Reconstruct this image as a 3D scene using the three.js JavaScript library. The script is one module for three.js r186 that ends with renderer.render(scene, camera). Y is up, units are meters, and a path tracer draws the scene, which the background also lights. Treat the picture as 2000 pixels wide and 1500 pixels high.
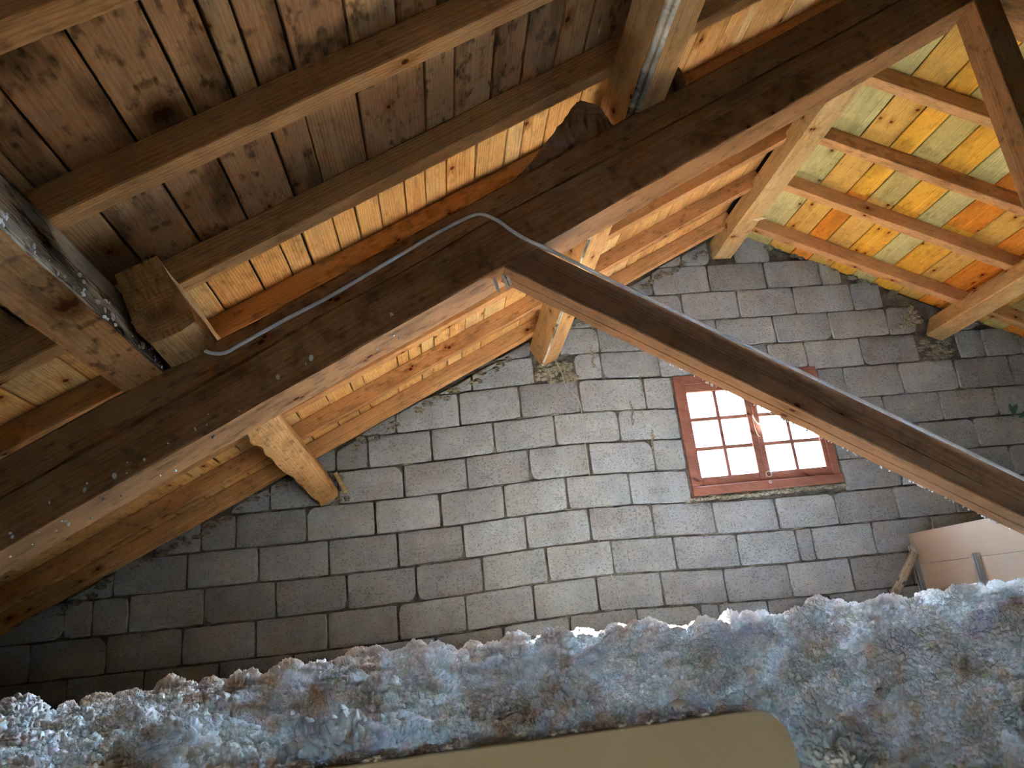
import * as THREE from 'three';
import { mergeGeometries, mergeVertices } from 'three/addons/utils/BufferGeometryUtils.js';

// ------------------------------------------------------------------ camera, sky, sun, exposure
const scene = new THREE.Scene();
const EYE = new THREE.Vector3(1.5014, 0.0591, 5.4772);
const camera = new THREE.PerspectiveCamera(55.35, 2000 / 1500, 0.05, 200);
camera.position.copy(EYE);
{
  const m = new THREE.Matrix4().makeBasis(
    new THREE.Vector3(0.991146, -0.103431, 0.083262),
    new THREE.Vector3(0.072734, 0.947541, 0.311249),
    new THREE.Vector3(-0.111087, -0.302437, 0.946674));
  camera.quaternion.setFromRotationMatrix(m);
}
camera.focus = 2.4;
camera.userData.fStop = 11;

{ // hazy bright computed sky: air and thin cloud only, brighter round the sun
  const W = 512, H = 256, d = new Float32Array(W * H * 4), S = new THREE.Vector3(3.15, 2.7, -3.85).normalize(), q = new THREE.Vector3();
  for (let y = 0; y < H; y++) {
    const la = ((y + 0.5) / H - 0.5) * Math.PI, el = Math.max(0, Math.sin(la));
    for (let x = 0; x < W; x++) {
      const lo = ((x + 0.5) / W - 0.5) * 2 * Math.PI, i = (y * W + x) * 4;
      q.set(Math.cos(la) * Math.cos(lo), Math.sin(la), Math.cos(la) * Math.sin(lo));
      const ga = Math.acos(Math.min(1, Math.max(-1, q.dot(S)))) / 0.54, k = Math.pow(el, 0.55), f = 0.25 + 2.2 * Math.exp(-ga * ga);
      if (y < H / 2) { d[i] = 0.58; d[i + 1] = 0.55; d[i + 2] = 0.45; } else { d[i] = (9.2 - 3.2 * k) * f; d[i + 1] = (12.8 - 2.6 * k) * f; d[i + 2] = (16.8 + 0.8 * k) * f; } d[i + 3] = 1;
    }
  }
  const sky = new THREE.DataTexture(d, W, H, THREE.RGBAFormat, THREE.FloatType);
  sky.mapping = THREE.EquirectangularReflectionMapping;
  sky.magFilter = THREE.LinearFilter; sky.needsUpdate = true;
  scene.background = sky;
}
const sun = new THREE.DirectionalLight(new THREE.Color(1, 0.98, 0.945), 17.5);
sun.position.set(4.05 + 3.15, 1.25 + 2.7, -3.85);
sun.target.position.set(4.05, 1.25, 0);
sun.castShadow = true; sun.shadow.mapSize.set(2048, 2048);
Object.assign(sun.shadow.camera, { left: -5, right: 5, top: 5, bottom: -5, near: 0.1, far: 14 });
scene.add(sun, sun.target);

const renderer = new THREE.WebGLRenderer({ antialias: true });
renderer.toneMapping = THREE.LinearToneMapping;
renderer.toneMappingExposure = 22;
renderer.shadowMap.enabled = true;

// ------------------------------------------------------------------ helpers
const V = (x, y, z) => new THREE.Vector3(x, y, z);
function rng(seed) { let a = seed >>> 0; return () => { a = (a + 0x6d2b79f5) | 0; let t = Math.imul(a ^ (a >>> 15), 1 | a); t = (t + Math.imul(t ^ (t >>> 7), 61 | t)) ^ t; return ((t ^ (t >>> 14)) >>> 0) / 4294967296; }; }
function h3(x, y, z) { let h = Math.imul(x, 374761393) ^ Math.imul(y, 668265263) ^ Math.imul(z, 1274126177); h = Math.imul(h ^ (h >>> 13), 1274126177); h ^= h >>> 16; return (h >>> 0) / 4294967296; }
const sm = (t) => t * t * (3 - 2 * t);
function n2(x, y, s = 0) {
  const i = Math.floor(x), j = Math.floor(y), u = sm(x - i), v = sm(y - j);
  return (h3(i, j, s) * (1 - u) + h3(i + 1, j, s) * u) * (1 - v) + (h3(i, j + 1, s) * (1 - u) + h3(i + 1, j + 1, s) * u) * v;
}
const fbm = (x, y, s = 0, o = 4) => { let a = 0, g = 0.5; for (let k = 0; k < o; k++) { a += g * n2(x, y, s + k * 17); x *= 2.03; y *= 2.03; g *= 0.5; } return a; };
const used = new Map();
function numbered(name) { const k = used.get(name) ?? 0; used.set(name, k + 1); return k ? `${name}_${String(k).padStart(3, '0')}` : name; }
function mesh(name, geo, mat, parent) { const m = new THREE.Mesh(geo, mat); m.name = parent ? name : numbered(name); m.castShadow = m.receiveShadow = true; (parent ?? scene).add(m); return m; }
function group(name, x = 0, y = 0, z = 0) { const g = new THREE.Group(); g.name = numbered(name); g.position.set(x, y, z); scene.add(g); return g; }
function tag(o, label, category, grp) { o.userData.label = label; o.userData.category = category; if (grp) o.userData.group = grp; return o; }
function kidName(parent, name) { const c = parent.userData._n ?? (Object.defineProperty(parent.userData, '_n', { value: {}, enumerable: false }), parent.userData._n); c[name] = (c[name] ?? -1) + 1; return c[name] ? `${name}_${String(c[name]).padStart(3, '0')}` : name; }
function part(name, geo, mat, parent) { return mesh(kidName(parent, name), geo, mat, parent); }

// ------------------------------------------------------------------ textures
function tex(W, H, f) { // f(u,v) -> [r,g,b,height] 0..1
  const c = new Uint8Array(W * H * 4), b = new Uint8Array(W * H * 4);
  for (let y = 0; y < H; y++) for (let x = 0; x < W; x++) {
    const [r, g, bl, h] = f(x / W, y / H), i = (y * W + x) * 4;
    c[i] = r * 255; c[i + 1] = g * 255; c[i + 2] = bl * 255; c[i + 3] = 255;
    b[i] = b[i + 1] = b[i + 2] = h * 255; b[i + 3] = 255;
  }
  const mk = (d, srgb) => { const t = new THREE.DataTexture(d, W, H); t.wrapS = t.wrapT = THREE.MirroredRepeatWrapping; t.magFilter = THREE.LinearFilter; if (srgb) t.colorSpace = THREE.SRGBColorSpace; t.needsUpdate = true; return t; };
  return { map: mk(c, true), bump: mk(b, false) };
}
const cl = (x) => Math.min(1, Math.max(0, x));
function woodTex(seed, { knots = 5, stain = 0.3, ring = 0.11, rough = 0.5, grey = 0 }) { // 2.0 m x 0.25 m
  const R = rng(seed), K = [];
  for (let i = 0; i < knots; i++) K.push([R() * 2, R() * 0.25, 0.006 + R() * 0.009]);
  return tex(1024, 256, (u, v) => {
    const x = u * 2, y = v * 0.25; let yw = y + 0.05 * n2(x * 0.6, y * 7, seed) + 0.02 * n2(0.3, y * 40, seed + 2) + 0.006 * n2(x * 3, y * 20, seed + 3), core = 0, halo = 0;
    for (const [kx, ky, kr] of K) {
      const dx = (x - kx) / (kr * 5), dy = (y - ky) / (kr * 2.2), r2 = dx * dx + dy * dy;
      if (r2 < 9) { yw += Math.sign(dy) * kr * 1.1 * Math.exp(-r2 * 0.7); halo = Math.max(halo, Math.exp(-r2 * 1.6)); }
      const cx = (x - kx) / (kr * 1.15), cy = (y - ky) / kr, c2 = Math.sqrt(cx * cx + cy * cy) + 0.18 * n2(x * 150, y * 150, seed + 9);
      core = Math.max(core, cl((1.15 - c2) * 4));
    }
    const s = Math.sin(yw * 2 * Math.PI / 0.013 + 5 * n2(x * 1.3, y * 12, seed + 1)), lt = Math.pow(0.5 + 0.5 * s, 2.2);
    const fib = n2(x * 18, y * 1100, seed + 5), fib2 = n2(x * 60, y * 420, seed + 6), bl = fbm(x * 3.2, y * 9, seed + 7, 4), dirt = fbm(x * 22, y * 40, seed + 11, 4);
    let t = 0.92 - ring * lt - 0.09 * (fib - 0.5) - 0.1 * (fib2 - 0.5) - stain * cl((bl - 0.46) * 3.2) - stain * 0.8 * cl((dirt - 0.55) * 4) - 0.18 * halo;
    let r = t, g = t * (0.985 - 0.06 * lt - 0.1 * halo), b = t * (0.96 - 0.14 * lt - 0.2 * halo);
    r += (0.34 - r) * core * 0.85; g += (0.2 - g) * core * 0.85; b += (0.12 - b) * core * 0.85;
    const gm = grey * cl((fbm(x * 2, y * 14, seed + 21) - 0.35) * 3); const m = (r + g + b) / 3; r += (m - r) * gm; g += (m - g) * gm; b += (m * 0.96 - b) * gm;
    return [cl(r), cl(g), cl(b), cl(0.6 - 0.1 * lt * rough + 0.35 * (fib2 - 0.5) * rough + 0.3 * (dirt - 0.5) - 0.12 * core)];
  });
}
function blockTex(seed, pore) { // 1.0 m x 0.5 m
  return tex(1024, 512, (u, v) => {
    const x = u, y = v * 0.5, a = fbm(x * 9, y * 9, seed, 4), p = n2(x * 130, y * 210, seed + 1), q = n2(x * 330, y * 330, seed + 2), w = n2(x * 70, y * 120, seed + 3), g = n2(x * 500, y * 500, seed + 4);
    const hole = cl((p * 0.65 + w * 0.35 - 0.62) * 6 * pore), grain = cl((q - 0.72) * 3);
    const t = 0.74 + 0.16 * (a - 0.5) - 0.12 * hole + 0.1 * grain + 0.12 * (g - 0.5) - 0.1 * (q - 0.5);
    return [cl(t), cl(t * 0.985), cl(t * 0.955), cl(0.62 - 0.5 * hole + 0.22 * (q - 0.5) + 0.25 * grain + 0.14 * (w - 0.5))];
  });
}
const WT = {
  plain: woodTex(11, { knots: 3, stain: 0.14, ring: 0.07 }), dirty: woodTex(23, { knots: 4, stain: 0.46, ring: 0.03, rough: 0.9 }), dirty2: woodTex(37, { knots: 3, stain: 0.5, ring: 0.03, rough: 1 }),
  knotty: woodTex(41, { knots: 5, stain: 0.16, ring: 0.09 }), rough: woodTex(53, { knots: 3, stain: 0.26, ring: 0.045, rough: 1.3 }), weathered: woodTex(67, { knots: 2, stain: 0.5, ring: 0.2, rough: 1.5, grey: 1 }),
};
const BT = [blockTex(5, 1), blockTex(9, 0.75)], MT = tex(512, 512, (u, v) => { const a = fbm(u * 14, v * 14, 77, 5), b = n2(u * 120, v * 120, 78), t = 0.62 + 0.5 * (a - 0.5) + 0.2 * (b - 0.5); return [cl(t), cl(t * 0.97), cl(t * 0.9), cl(a * 0.8 + b * 0.3)]; });

const lin = (r, g, b) => new THREE.Color().setRGB(r, g, b);
function wood(t, c, bump = 0.0016, rough = 0.95, spec = 0.12) { return new THREE.MeshPhysicalMaterial({ map: WT[t].map, bumpMap: WT[t].bump, bumpScale: bump, color: c, roughness: rough, specularIntensity: spec }); }
const TAN = lin(0.66, 0.37, 0.15), RED = lin(0.50, 0.255, 0.125);
const M = {
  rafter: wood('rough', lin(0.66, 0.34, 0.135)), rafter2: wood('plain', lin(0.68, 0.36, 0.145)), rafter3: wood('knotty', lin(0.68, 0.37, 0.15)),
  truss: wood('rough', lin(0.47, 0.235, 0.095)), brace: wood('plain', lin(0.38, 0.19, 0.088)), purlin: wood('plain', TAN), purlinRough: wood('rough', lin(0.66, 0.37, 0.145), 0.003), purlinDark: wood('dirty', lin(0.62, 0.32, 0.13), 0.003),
  ridge: wood('knotty', lin(0.62, 0.40, 0.17)), grey: wood('weathered', lin(0.62, 0.54, 0.42), 0.005, 0.95), cleat: wood('dirty', lin(0.42, 0.25, 0.15)),
  block: BT.map((t, i) => [lin(0.66, 0.69, 0.685), lin(0.60, 0.63, 0.63), lin(0.56, 0.57, 0.565), lin(0.70, 0.73, 0.72)].map((c) => new THREE.MeshPhysicalMaterial({ map: t.map, bumpMap: t.bump, bumpScale: 0.007, color: c, roughness: 1, specularIntensity: 0.15 }))).flat(),
  mortar: new THREE.MeshStandardMaterial({ map: MT.map, bumpMap: MT.bump, bumpScale: 0.012, color: lin(0.5, 0.47, 0.42), roughness: 1 }),
  mortarDeep: new THREE.MeshStandardMaterial({ map: MT.map, bumpMap: MT.bump, bumpScale: 0.012, color: lin(0.30, 0.28, 0.25), roughness: 1 }),
  mortarPale: new THREE.MeshStandardMaterial({ map: MT.map, bumpMap: MT.bump, bumpScale: 0.012, color: lin(0.66, 0.6, 0.48), roughness: 1 }),
  slab: new THREE.MeshStandardMaterial({ color: lin(0.05, 0.04, 0.035), roughness: 1 }),
  render: new THREE.MeshStandardMaterial({ color: lin(0.3, 0.28, 0.25), roughness: 1 }),
  fluff: new THREE.MeshPhysicalMaterial({ color: lin(0.88, 0.87, 0.85), roughness: 1, specularIntensity: 0.1 }),
  cable: new THREE.MeshStandardMaterial({ color: lin(0.86, 0.85, 0.86), roughness: 0.5 }),
  cord: new THREE.MeshStandardMaterial({ color: lin(0.42, 0.37, 0.28), roughness: 0.9 }),
  frame: wood('plain', lin(0.36, 0.15, 0.10), 0.0006, 0.6, 0.6), glass: new THREE.MeshPhysicalMaterial({ color: 0xffffff, transmission: 1, thickness: 0, roughness: 0.02, ior: 1.5 }),
  steel: new THREE.MeshStandardMaterial({ color: lin(0.62, 0.63, 0.62), metalness: 0.9, roughness: 0.42 }),
  board: new THREE.MeshPhysicalMaterial({ color: lin(0.40, 0.29, 0.19), roughness: 0.9, specularIntensity: 0.3 }), cream: new THREE.MeshStandardMaterial({ color: lin(0.68, 0.62, 0.48), roughness: 0.85 }),
  leaf: new THREE.MeshStandardMaterial({ color: lin(0.04, 0.12, 0.05), roughness: 0.6, side: THREE.DoubleSide }), metalDark: new THREE.MeshStandardMaterial({ color: lin(0.5, 0.47, 0.4), metalness: 0.6, roughness: 0.45 }),
};

// ------------------------------------------------------------------ lofted timber
// prof(t) gives the cross-section at 0..1 along the timber as points [a, b]; every edge is a strip of its own; split names edges that go to another geometry
function loft(p0, p1, up, prof, { n = 24, seed = 1, split = {}, cut = 0 } = {}) {
  const R = rng(seed * 7919 + 13), d = p1.clone().sub(p0), L = d.length(); d.normalize();
  const a = new THREE.Vector3().crossVectors(up, d).normalize(), b = new THREE.Vector3().crossVectors(d, a).normalize();
  const ou = R() * 3, ov = R() * 2, rows = [];
  for (let i = 0; i <= n; i++) { const t = i / n; rows.push(prof(t).map(([x, y]) => p0.clone().addScaledVector(d, L * t + cut * y * (i === n ? 1 : i === 0 ? -1 : 0)).addScaledVector(a, x).addScaledVector(b, y))); }
  const m = rows[0].length, parts = {}, put = (key, g) => (parts[key] ??= []).push(g); let per = 0;
  for (let e = 0; e < m; e++) {
    const f = (e + 1) % m, w = rows[0][e].distanceTo(rows[0][f]), pos = [], uv = [], idx = [];
    for (let i = 0; i <= n; i++) { const s = rows[i]; pos.push(s[e].x, s[e].y, s[e].z, s[f].x, s[f].y, s[f].z); const u = (L * i / n) / 2 + ou; uv.push(u, (per + ov) / 0.25, u, (per + w + ov) / 0.25); }
    for (let i = 0; i < n; i++) { const k = i * 2; idx.push(k, k + 1, k + 2, k + 1, k + 3, k + 2); }
    per += w;
    const g = new THREE.BufferGeometry(); g.setAttribute('position', new THREE.Float32BufferAttribute(pos, 3)); g.setAttribute('uv', new THREE.Float32BufferAttribute(uv, 2)); g.setIndex(idx); g.computeVertexNormals(); put(split[e] ?? 'main', g);
  }
  for (const i of [0, n]) { // end caps
    const s = rows[i], c = s.reduce((q, p) => q.add(p), V(0, 0, 0)).multiplyScalar(1 / m), pos = [c.x, c.y, c.z], uv = [0, 0], idx = [];
    s.forEach((p) => { pos.push(p.x, p.y, p.z); const q = p.clone().sub(c); uv.push(q.dot(a) / 0.25, q.dot(b) / 0.25); });
    for (let e = 0; e < m; e++) idx.push(0, ...(i ? [1 + e, 1 + (e + 1) % m] : [1 + (e + 1) % m, 1 + e]));
    const g = new THREE.BufferGeometry(); g.setAttribute('position', new THREE.Float32BufferAttribute(pos, 3)); g.setAttribute('uv', new THREE.Float32BufferAttribute(uv, 2)); g.setIndex(idx); g.computeVertexNormals(); put('main', g);
  }
  return Object.fromEntries(Object.entries(parts).map(([k, g]) => [k, mergeGeometries(g)]));
}
// rectangular section from (x0, y0) to (x1, y1), edges chamfered by c and a little uneven
function rect(x0, x1, y0, y1, { c = 0.004, wob = 0.002, seed = 1, wave = 6 } = {}) {
  return (t) => { const w = (k) => (n2(t * wave * 3, k * 7.3, seed) - 0.5) * 2 * wob;
    const A = x0 + w(1), B = x1 + w(2), P = y0 + w(3), Q = y1 + w(4);
    return [[A + c, P], [B - c, P], [B, P + c], [B, Q - c], [B - c, Q], [A + c, Q], [A, Q - c], [A, P + c]]; };
}
const curveTube = (pts, r, seg = 120, rad = 8) => new THREE.TubeGeometry(new THREE.CatmullRomCurve3(pts, false, 'centripetal'), seg, r, rad);
function box(x0, x1, y0, y1, z0, z1, c = 0) {
  const s = new THREE.Shape(); s.moveTo(x0 + c, y0 + c); s.lineTo(x1 - c, y0 + c); s.lineTo(x1 - c, y1 - c); s.lineTo(x0 + c, y1 - c); s.closePath();
  const g = new THREE.ExtrudeGeometry(s, { depth: z1 - z0 - 2 * c, bevelEnabled: c > 0, bevelSize: c, bevelThickness: c, bevelSegments: 1 }); g.translate(0, 0, z0 + c); return g;
}

// ------------------------------------------------------------------ roof planes: rafter undersides at y = 0.98 + 0.485 x on the left, mirrored at x = 4.11
const T = 0.485, B0 = 0.98, XA = 4.11, RD = 0.11, HY = Math.hypot(1, T);
const yl = (x, off = 0) => B0 + T * x + off * HY, yr = (x, off = 0) => B0 + T * (2 * XA - x) + off * HY;
const nL = V(-T, 1, 0).normalize(), nR = V(T, 1, 0).normalize();

// ------------------------------------------------------------------ the setting: floor, walls behind and beside, roof deck
const structure = (o) => { o.userData.kind = 'structure'; return o; };
const HX0 = 0.94, HX1 = 1.80, HZ0 = 4.80, HZ1 = 5.95; // the hatch the viewer looks out of, with a lit hall below
{
  const s = new THREE.Shape(); s.moveTo(-3.4, 0.25); s.lineTo(11.6, 0.25); s.lineTo(11.6, -9.2); s.lineTo(-3.4, -9.2); s.closePath();
  const h = new THREE.Path(); h.moveTo(HX0, -HZ0); h.lineTo(HX0, -HZ1); h.lineTo(HX1, -HZ1); h.lineTo(HX1, -HZ0); h.closePath(); s.holes.push(h);
  const g = new THREE.ExtrudeGeometry(s, { depth: 0.12, bevelEnabled: false }); g.rotateX(-Math.PI / 2); g.translate(0, -0.62, 0); structure(mesh('floor', g, M.render));
  structure(mesh('hatch_shaft', mergeGeometries([box(HX0 - 0.02, HX0, -2.4, -0.42, HZ0, HZ1), box(HX1, HX1 + 0.02, -2.4, -0.42, HZ0, HZ1), box(HX0 - 0.02, HX1 + 0.02, -2.4, -0.42, HZ1, HZ1 + 0.02), box(HX0 - 0.02, HX1 + 0.02, -2.4, -0.42, HZ0 - 0.02, HZ0), box(HX0 - 0.02, HX1 + 0.02, -2.42, -2.4, HZ0, HZ1)]), M.cream));
  const lamp = group('hall_lamp', 1.40, -1.75, 5.72), shade = new THREE.SphereGeometry(0.07, 24, 16), bulb = new THREE.MeshStandardMaterial({ color: 0xffffff, emissive: lin(1, 0.955, 0.87), emissiveIntensity: 0.6 });
  part('bulb', shade, bulb, lamp); part('socket', new THREE.CylinderGeometry(0.02, 0.025, 0.08, 16).translate(0, -0.1, 0), M.cream, lamp); part('stem', new THREE.CylinderGeometry(0.008, 0.008, 0.55, 10).translate(0, -0.4, 0), M.cream, lamp);
  const pl = new THREE.PointLight(lin(1, 0.955, 0.87), 0.055); pl.shadow.radius = 3; pl.castShadow = true; pl.name = 'hall_lamp_light'; lamp.add(pl); tag(lamp, 'round lit lamp in the hall below the attic hatch', 'lamp');
}
{
  const gable = (z0, z1, name) => { const s = new THREE.Shape(); s.moveTo(-3.3, -0.6); s.lineTo(11.5, -0.6); s.lineTo(11.5, yr(11.5, 0.13)); s.lineTo(XA, yl(XA, 0.13)); s.lineTo(-3.3, yl(-3.3, 0.13)); s.closePath();
    const g = new THREE.ExtrudeGeometry(s, { depth: z1 - z0, bevelEnabled: false }); g.translate(0, 0, z0); return structure(mesh(name, g, M.render)); };
  gable(9.0, 9.2, 'wall_front');
  structure(mesh('wall_left', box(-3.5, -3.3, -0.6, -0.3, -0.25, 9.2), M.render));
  structure(mesh('wall_right', box(11.5, 11.7, -0.6, 1.6, -0.25, 9.2), M.render));
}
// ceiling: the closed deck over the boards and every board below it
const ceiling = structure(group('ceiling'));
{
  const slabs = [];
  for (const side of [-1, 1]) { const s = new THREE.Shape(), o = RD + 0.032, f = side < 0 ? yl : yr, xe = side < 0 ? -3.6 : 11.8; s.moveTo(XA, f(XA, o)); s.lineTo(xe, f(xe, o)); s.lineTo(xe, f(xe, o + 0.12)); s.lineTo(XA, f(XA, o + 0.12)); s.closePath();
    const g = new THREE.ExtrudeGeometry(s, { depth: 9.6, bevelEnabled: false }); g.translate(0, 0, -0.33); slabs.push(g); }
  part('roof_deck', mergeGeometries(slabs), M.slab, ceiling);
}
const plankKinds = {
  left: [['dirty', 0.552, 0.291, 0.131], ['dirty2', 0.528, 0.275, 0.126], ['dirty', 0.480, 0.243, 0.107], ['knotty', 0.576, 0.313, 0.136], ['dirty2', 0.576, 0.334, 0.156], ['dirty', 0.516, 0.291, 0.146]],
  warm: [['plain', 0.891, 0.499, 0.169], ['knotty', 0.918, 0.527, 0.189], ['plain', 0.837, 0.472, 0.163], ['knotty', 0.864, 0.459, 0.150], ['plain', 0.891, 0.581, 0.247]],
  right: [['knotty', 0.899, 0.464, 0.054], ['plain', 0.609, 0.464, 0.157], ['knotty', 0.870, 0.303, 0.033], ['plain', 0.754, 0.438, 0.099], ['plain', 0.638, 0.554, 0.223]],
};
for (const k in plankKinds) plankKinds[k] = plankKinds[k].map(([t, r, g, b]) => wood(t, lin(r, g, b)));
const plankRng = rng(4242);
function plank(side, xa, xb, za, zb, mat) { // xa < xb across the roof, running along z
  const R = plankRng, f = side < 0 ? yl : yr, nn = side < 0 ? nL : nR, gap = 0.0025 + R() * 0.002, lift = R() * 0.004, sk = (R() - 0.5) * 0.004;
  const P = (x, z, o) => V(x, f(x, 0), z).addScaledVector(nn, RD + o);
  const x0 = xa + gap, x1 = xb - gap, c = 0.003, o0 = lift, z0 = za + 0.0015, z1 = zb - 0.0015;
  const ring = (z, s) => [P(x0 + s, z, o0 + c), P(x0 + c + s, z, o0), P(x1 - c + s, z, o0), P(x1 + s, z, o0 + c), P(x1 + s, z, o0 + 0.022), P(x0 + s, z, o0 + 0.022)];
  const A = ring(z0, 0), C = ring(z1, sk), pos = [], uv = [], idx = [], ou = R() * 4, ov = R() * 2; let per = 0;
  for (let e = 0; e < 6; e++) { const g = (e + 1) % 6, w = A[e].distanceTo(A[g]), k = pos.length / 3;
    for (const p of [A[e], A[g], C[e], C[g]]) pos.push(p.x, p.y, p.z);
    uv.push(ou, ov + per / 0.25, ou, ov + (per + w) / 0.25, ou + (z1 - z0) / 2, ov + per / 0.25, ou + (z1 - z0) / 2, ov + (per + w) / 0.25); per += w; idx.push(k, k + 1, k + 2, k + 1, k + 3, k + 2); }
  const g = new THREE.BufferGeometry(); g.setAttribute('position', new THREE.Float32BufferAttribute(pos, 3)); g.setAttribute('uv', new THREE.Float32BufferAttribute(uv, 2)); g.setIndex(idx); g.computeVertexNormals();
  part('plank', g, mat, ceiling);
}
function fillOut(list, lo, hi) { // extend measured joints to the ends of the slope with boards of like widths
  const R = plankRng, a = list.slice(); while (a[0] > lo) a.unshift(a[0] - (0.11 + R() * 0.1)); while (a[a.length - 1] < hi - 0.06) a.push(Math.min(hi, a[a.length - 1] + 0.1 + R() * 0.11)); return a;
}
{
  const bays = [ // from, to along z; joints across the slope; kind of board
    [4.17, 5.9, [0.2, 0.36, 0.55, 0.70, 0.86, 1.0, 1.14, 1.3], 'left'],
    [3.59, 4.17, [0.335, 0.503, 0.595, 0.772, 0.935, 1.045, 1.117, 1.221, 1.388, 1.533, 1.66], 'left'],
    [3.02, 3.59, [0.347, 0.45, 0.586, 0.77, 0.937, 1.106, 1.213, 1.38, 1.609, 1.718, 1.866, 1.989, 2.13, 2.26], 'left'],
    [2.46, 3.02, [0.45, 0.53, 0.615, 0.711, 0.877, 0.997, 1.085, 1.209, 1.30, 1.396, 1.505, 1.595, 1.689, 1.82, 1.958, 2.036, 2.15, 2.30, 2.43, 2.62, 2.769, 2.87, 3.036, 3.137, 3.194], 'warm'],
    [1.32, 2.46, [0.2, 0.40, 0.52, 0.68, 0.80, 0.95, 1.12, 1.25, 1.4, 1.52, 1.66, 1.8], 'warm'],
    [0.78, 1.32, [0.198, 0.33, 0.5, 0.703, 0.891, 1.043, 1.123, 1.35, 1.425, 1.51, 1.598, 1.704, 1.815, 1.95, 2.1, 2.26, 2.41, 2.6, 2.78, 2.947, 3.085, 3.25, 3.349, 3.508], 'warm'],
    [-0.014, 0.78, [0.42, 0.56, 0.695, 0.882, 1.032, 1.113, 1.32, 1.5, 1.585, 1.689, 1.801, 1.95, 2.111, 2.26, 2.4], 'warm'],
  ];
  for (const [za, zb, joints, kind] of bays) {
    const a = fillOut(joints, za < 2 ? -1.9 : za < 4 ? -1.2 : -0.6, XA + 0.02);
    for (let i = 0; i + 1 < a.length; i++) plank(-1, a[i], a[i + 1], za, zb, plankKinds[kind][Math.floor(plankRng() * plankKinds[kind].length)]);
  }
  const J = [XA, 4.27, 4.462, 4.65, 4.79, 4.965, 5.15, 5.32, 5.526, 5.70, 5.88, 6.04, 6.22, 6.38, 6.57, 6.74, 6.92, 7.1], K = [1, 4, 3, 0, 1, 0, 4, 2, 3, 2, 0, 1, 2, 3, 0, 1, 2];
  for (let i = 0; i + 1 < J.length; i++) plank(1, J[i], J[i + 1], 0.98, 3.6, plankKinds.right[K[i]]);
  const K2 = [1, 4, 3, 2, 3, 0, 4, 0, 3, 2, 2, 3, 1, 2, 0, 3, 1];
  for (let i = 0; i + 1 < J.length; i++) plank(1, J[i], J[i + 1], -0.014, 0.98, plankKinds.right[K2[i]]);
}

// ------------------------------------------------------------------ rafters
const lumpSmall = []; // filled below, used for lint
function rafter(side, x0, z0, x1, z1, mat, label, seed) {
  const f = side < 0 ? yl : yr, up = side < 0 ? nL : nR, p0 = V(x0, f(x0), z0), p1 = V(x1, f(x1), z1);
  const mid = p0.clone().add(p1).multiplyScalar(0.5), root = p0.clone();
  const g = loft(p0, p1, up, rect(-0.037, 0.037, 0, RD - 0.001, { seed: seed * 31, wob: 0.0022, c: 0.004 }), { n: 26, seed }).main; g.translate(-root.x, -root.y, -root.z);
  const m = mesh('roof_rafter', g, mat); m.position.copy(root); tag(m, label, 'rafter', side < 0 ? 'rafters of the left roof slope' : 'rafters of the right roof slope'); return m;
}
const HW = 0.037;
const rz = (z, k = 0.05) => [z - HW - k * 0.6, z - HW + k]; // a slight skew in plan, as measured
{
  const L = (za, zb, mat, label, s, x0 = -1.9, x1 = 4.08) => rafter(-1, x0, za - HW, x1, zb - HW, mat, label, s);
  L(4.17, 4.32, M.rafter, 'reddish rafter on the left slope cutting across the very top left corner', 1, -0.6);
  L(3.54, 3.80, M.rafter2, 'long rafter on left slope above the loose board end, white lint stuck on its side', 2, -1.1);
  L(2.93, 3.25, M.rafter3, 'rafter on left slope with pale waney lower edge and knot above the lit boards', 3, -1.4);
  L(2.38, 2.72, M.rafter, 'reddish rafter mostly hidden behind the upper edge of the big cracked truss beam', 4);
  L(1.85, 2.02, M.rafter, 'rafter hidden behind the big cracked truss beam', 5);
  L(1.22, 1.50, M.rafter2, 'first rafter seen below the cracked truss beam, closest under its lower edge', 6);
  L(0.66, 0.93, M.rafter, 'middle of the three rafters seen under the cracked truss beam', 7);
  L(0.20, 0.34, M.rafter3, 'tan rafter lying along the left sloping top of the block wall', 8);
  const Rr = (z, mat, label, s) => rafter(1, 7.3, z - HW, 4.14, z - HW, mat, label, s);
  Rr(2.083, M.rafter3, 'uppermost rafter crossing the yellow boards beside the king post', 11);
  Rr(1.503, M.rafter, 'second rafter from the king post on the yellow boarded slope', 12);
  Rr(0.935, M.rafter2, 'third rafter from the king post, above the one next to the block wall', 13);
  Rr(0.33, M.rafter2, 'reddish rafter lying along the right sloping top of the block wall', 14);
}

// ------------------------------------------------------------------ purlins, ridge, truss
const ZT = 3.06;
function lintOn(parent, pts, R, k) { // tufts of blown wool stuck to timber
  const geo = []; for (const p of pts) { const g = lumpSmall[Math.floor(R() * lumpSmall.length)].clone(); const s = k * (0.5 + R()); g.scale(s * (0.6 + R() * 0.8), s * (0.6 + R() * 1.2), s * (0.5 + R() * 0.5)); g.rotateY(R() * 6); g.rotateZ((R() - 0.5)); g.translate(p.x, p.y, p.z); geo.push(g); }
  const m = part('lint', mergeGeometries(geo), M.fluff, parent); m.userData.kind = 'stuff'; return m;
}
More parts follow.
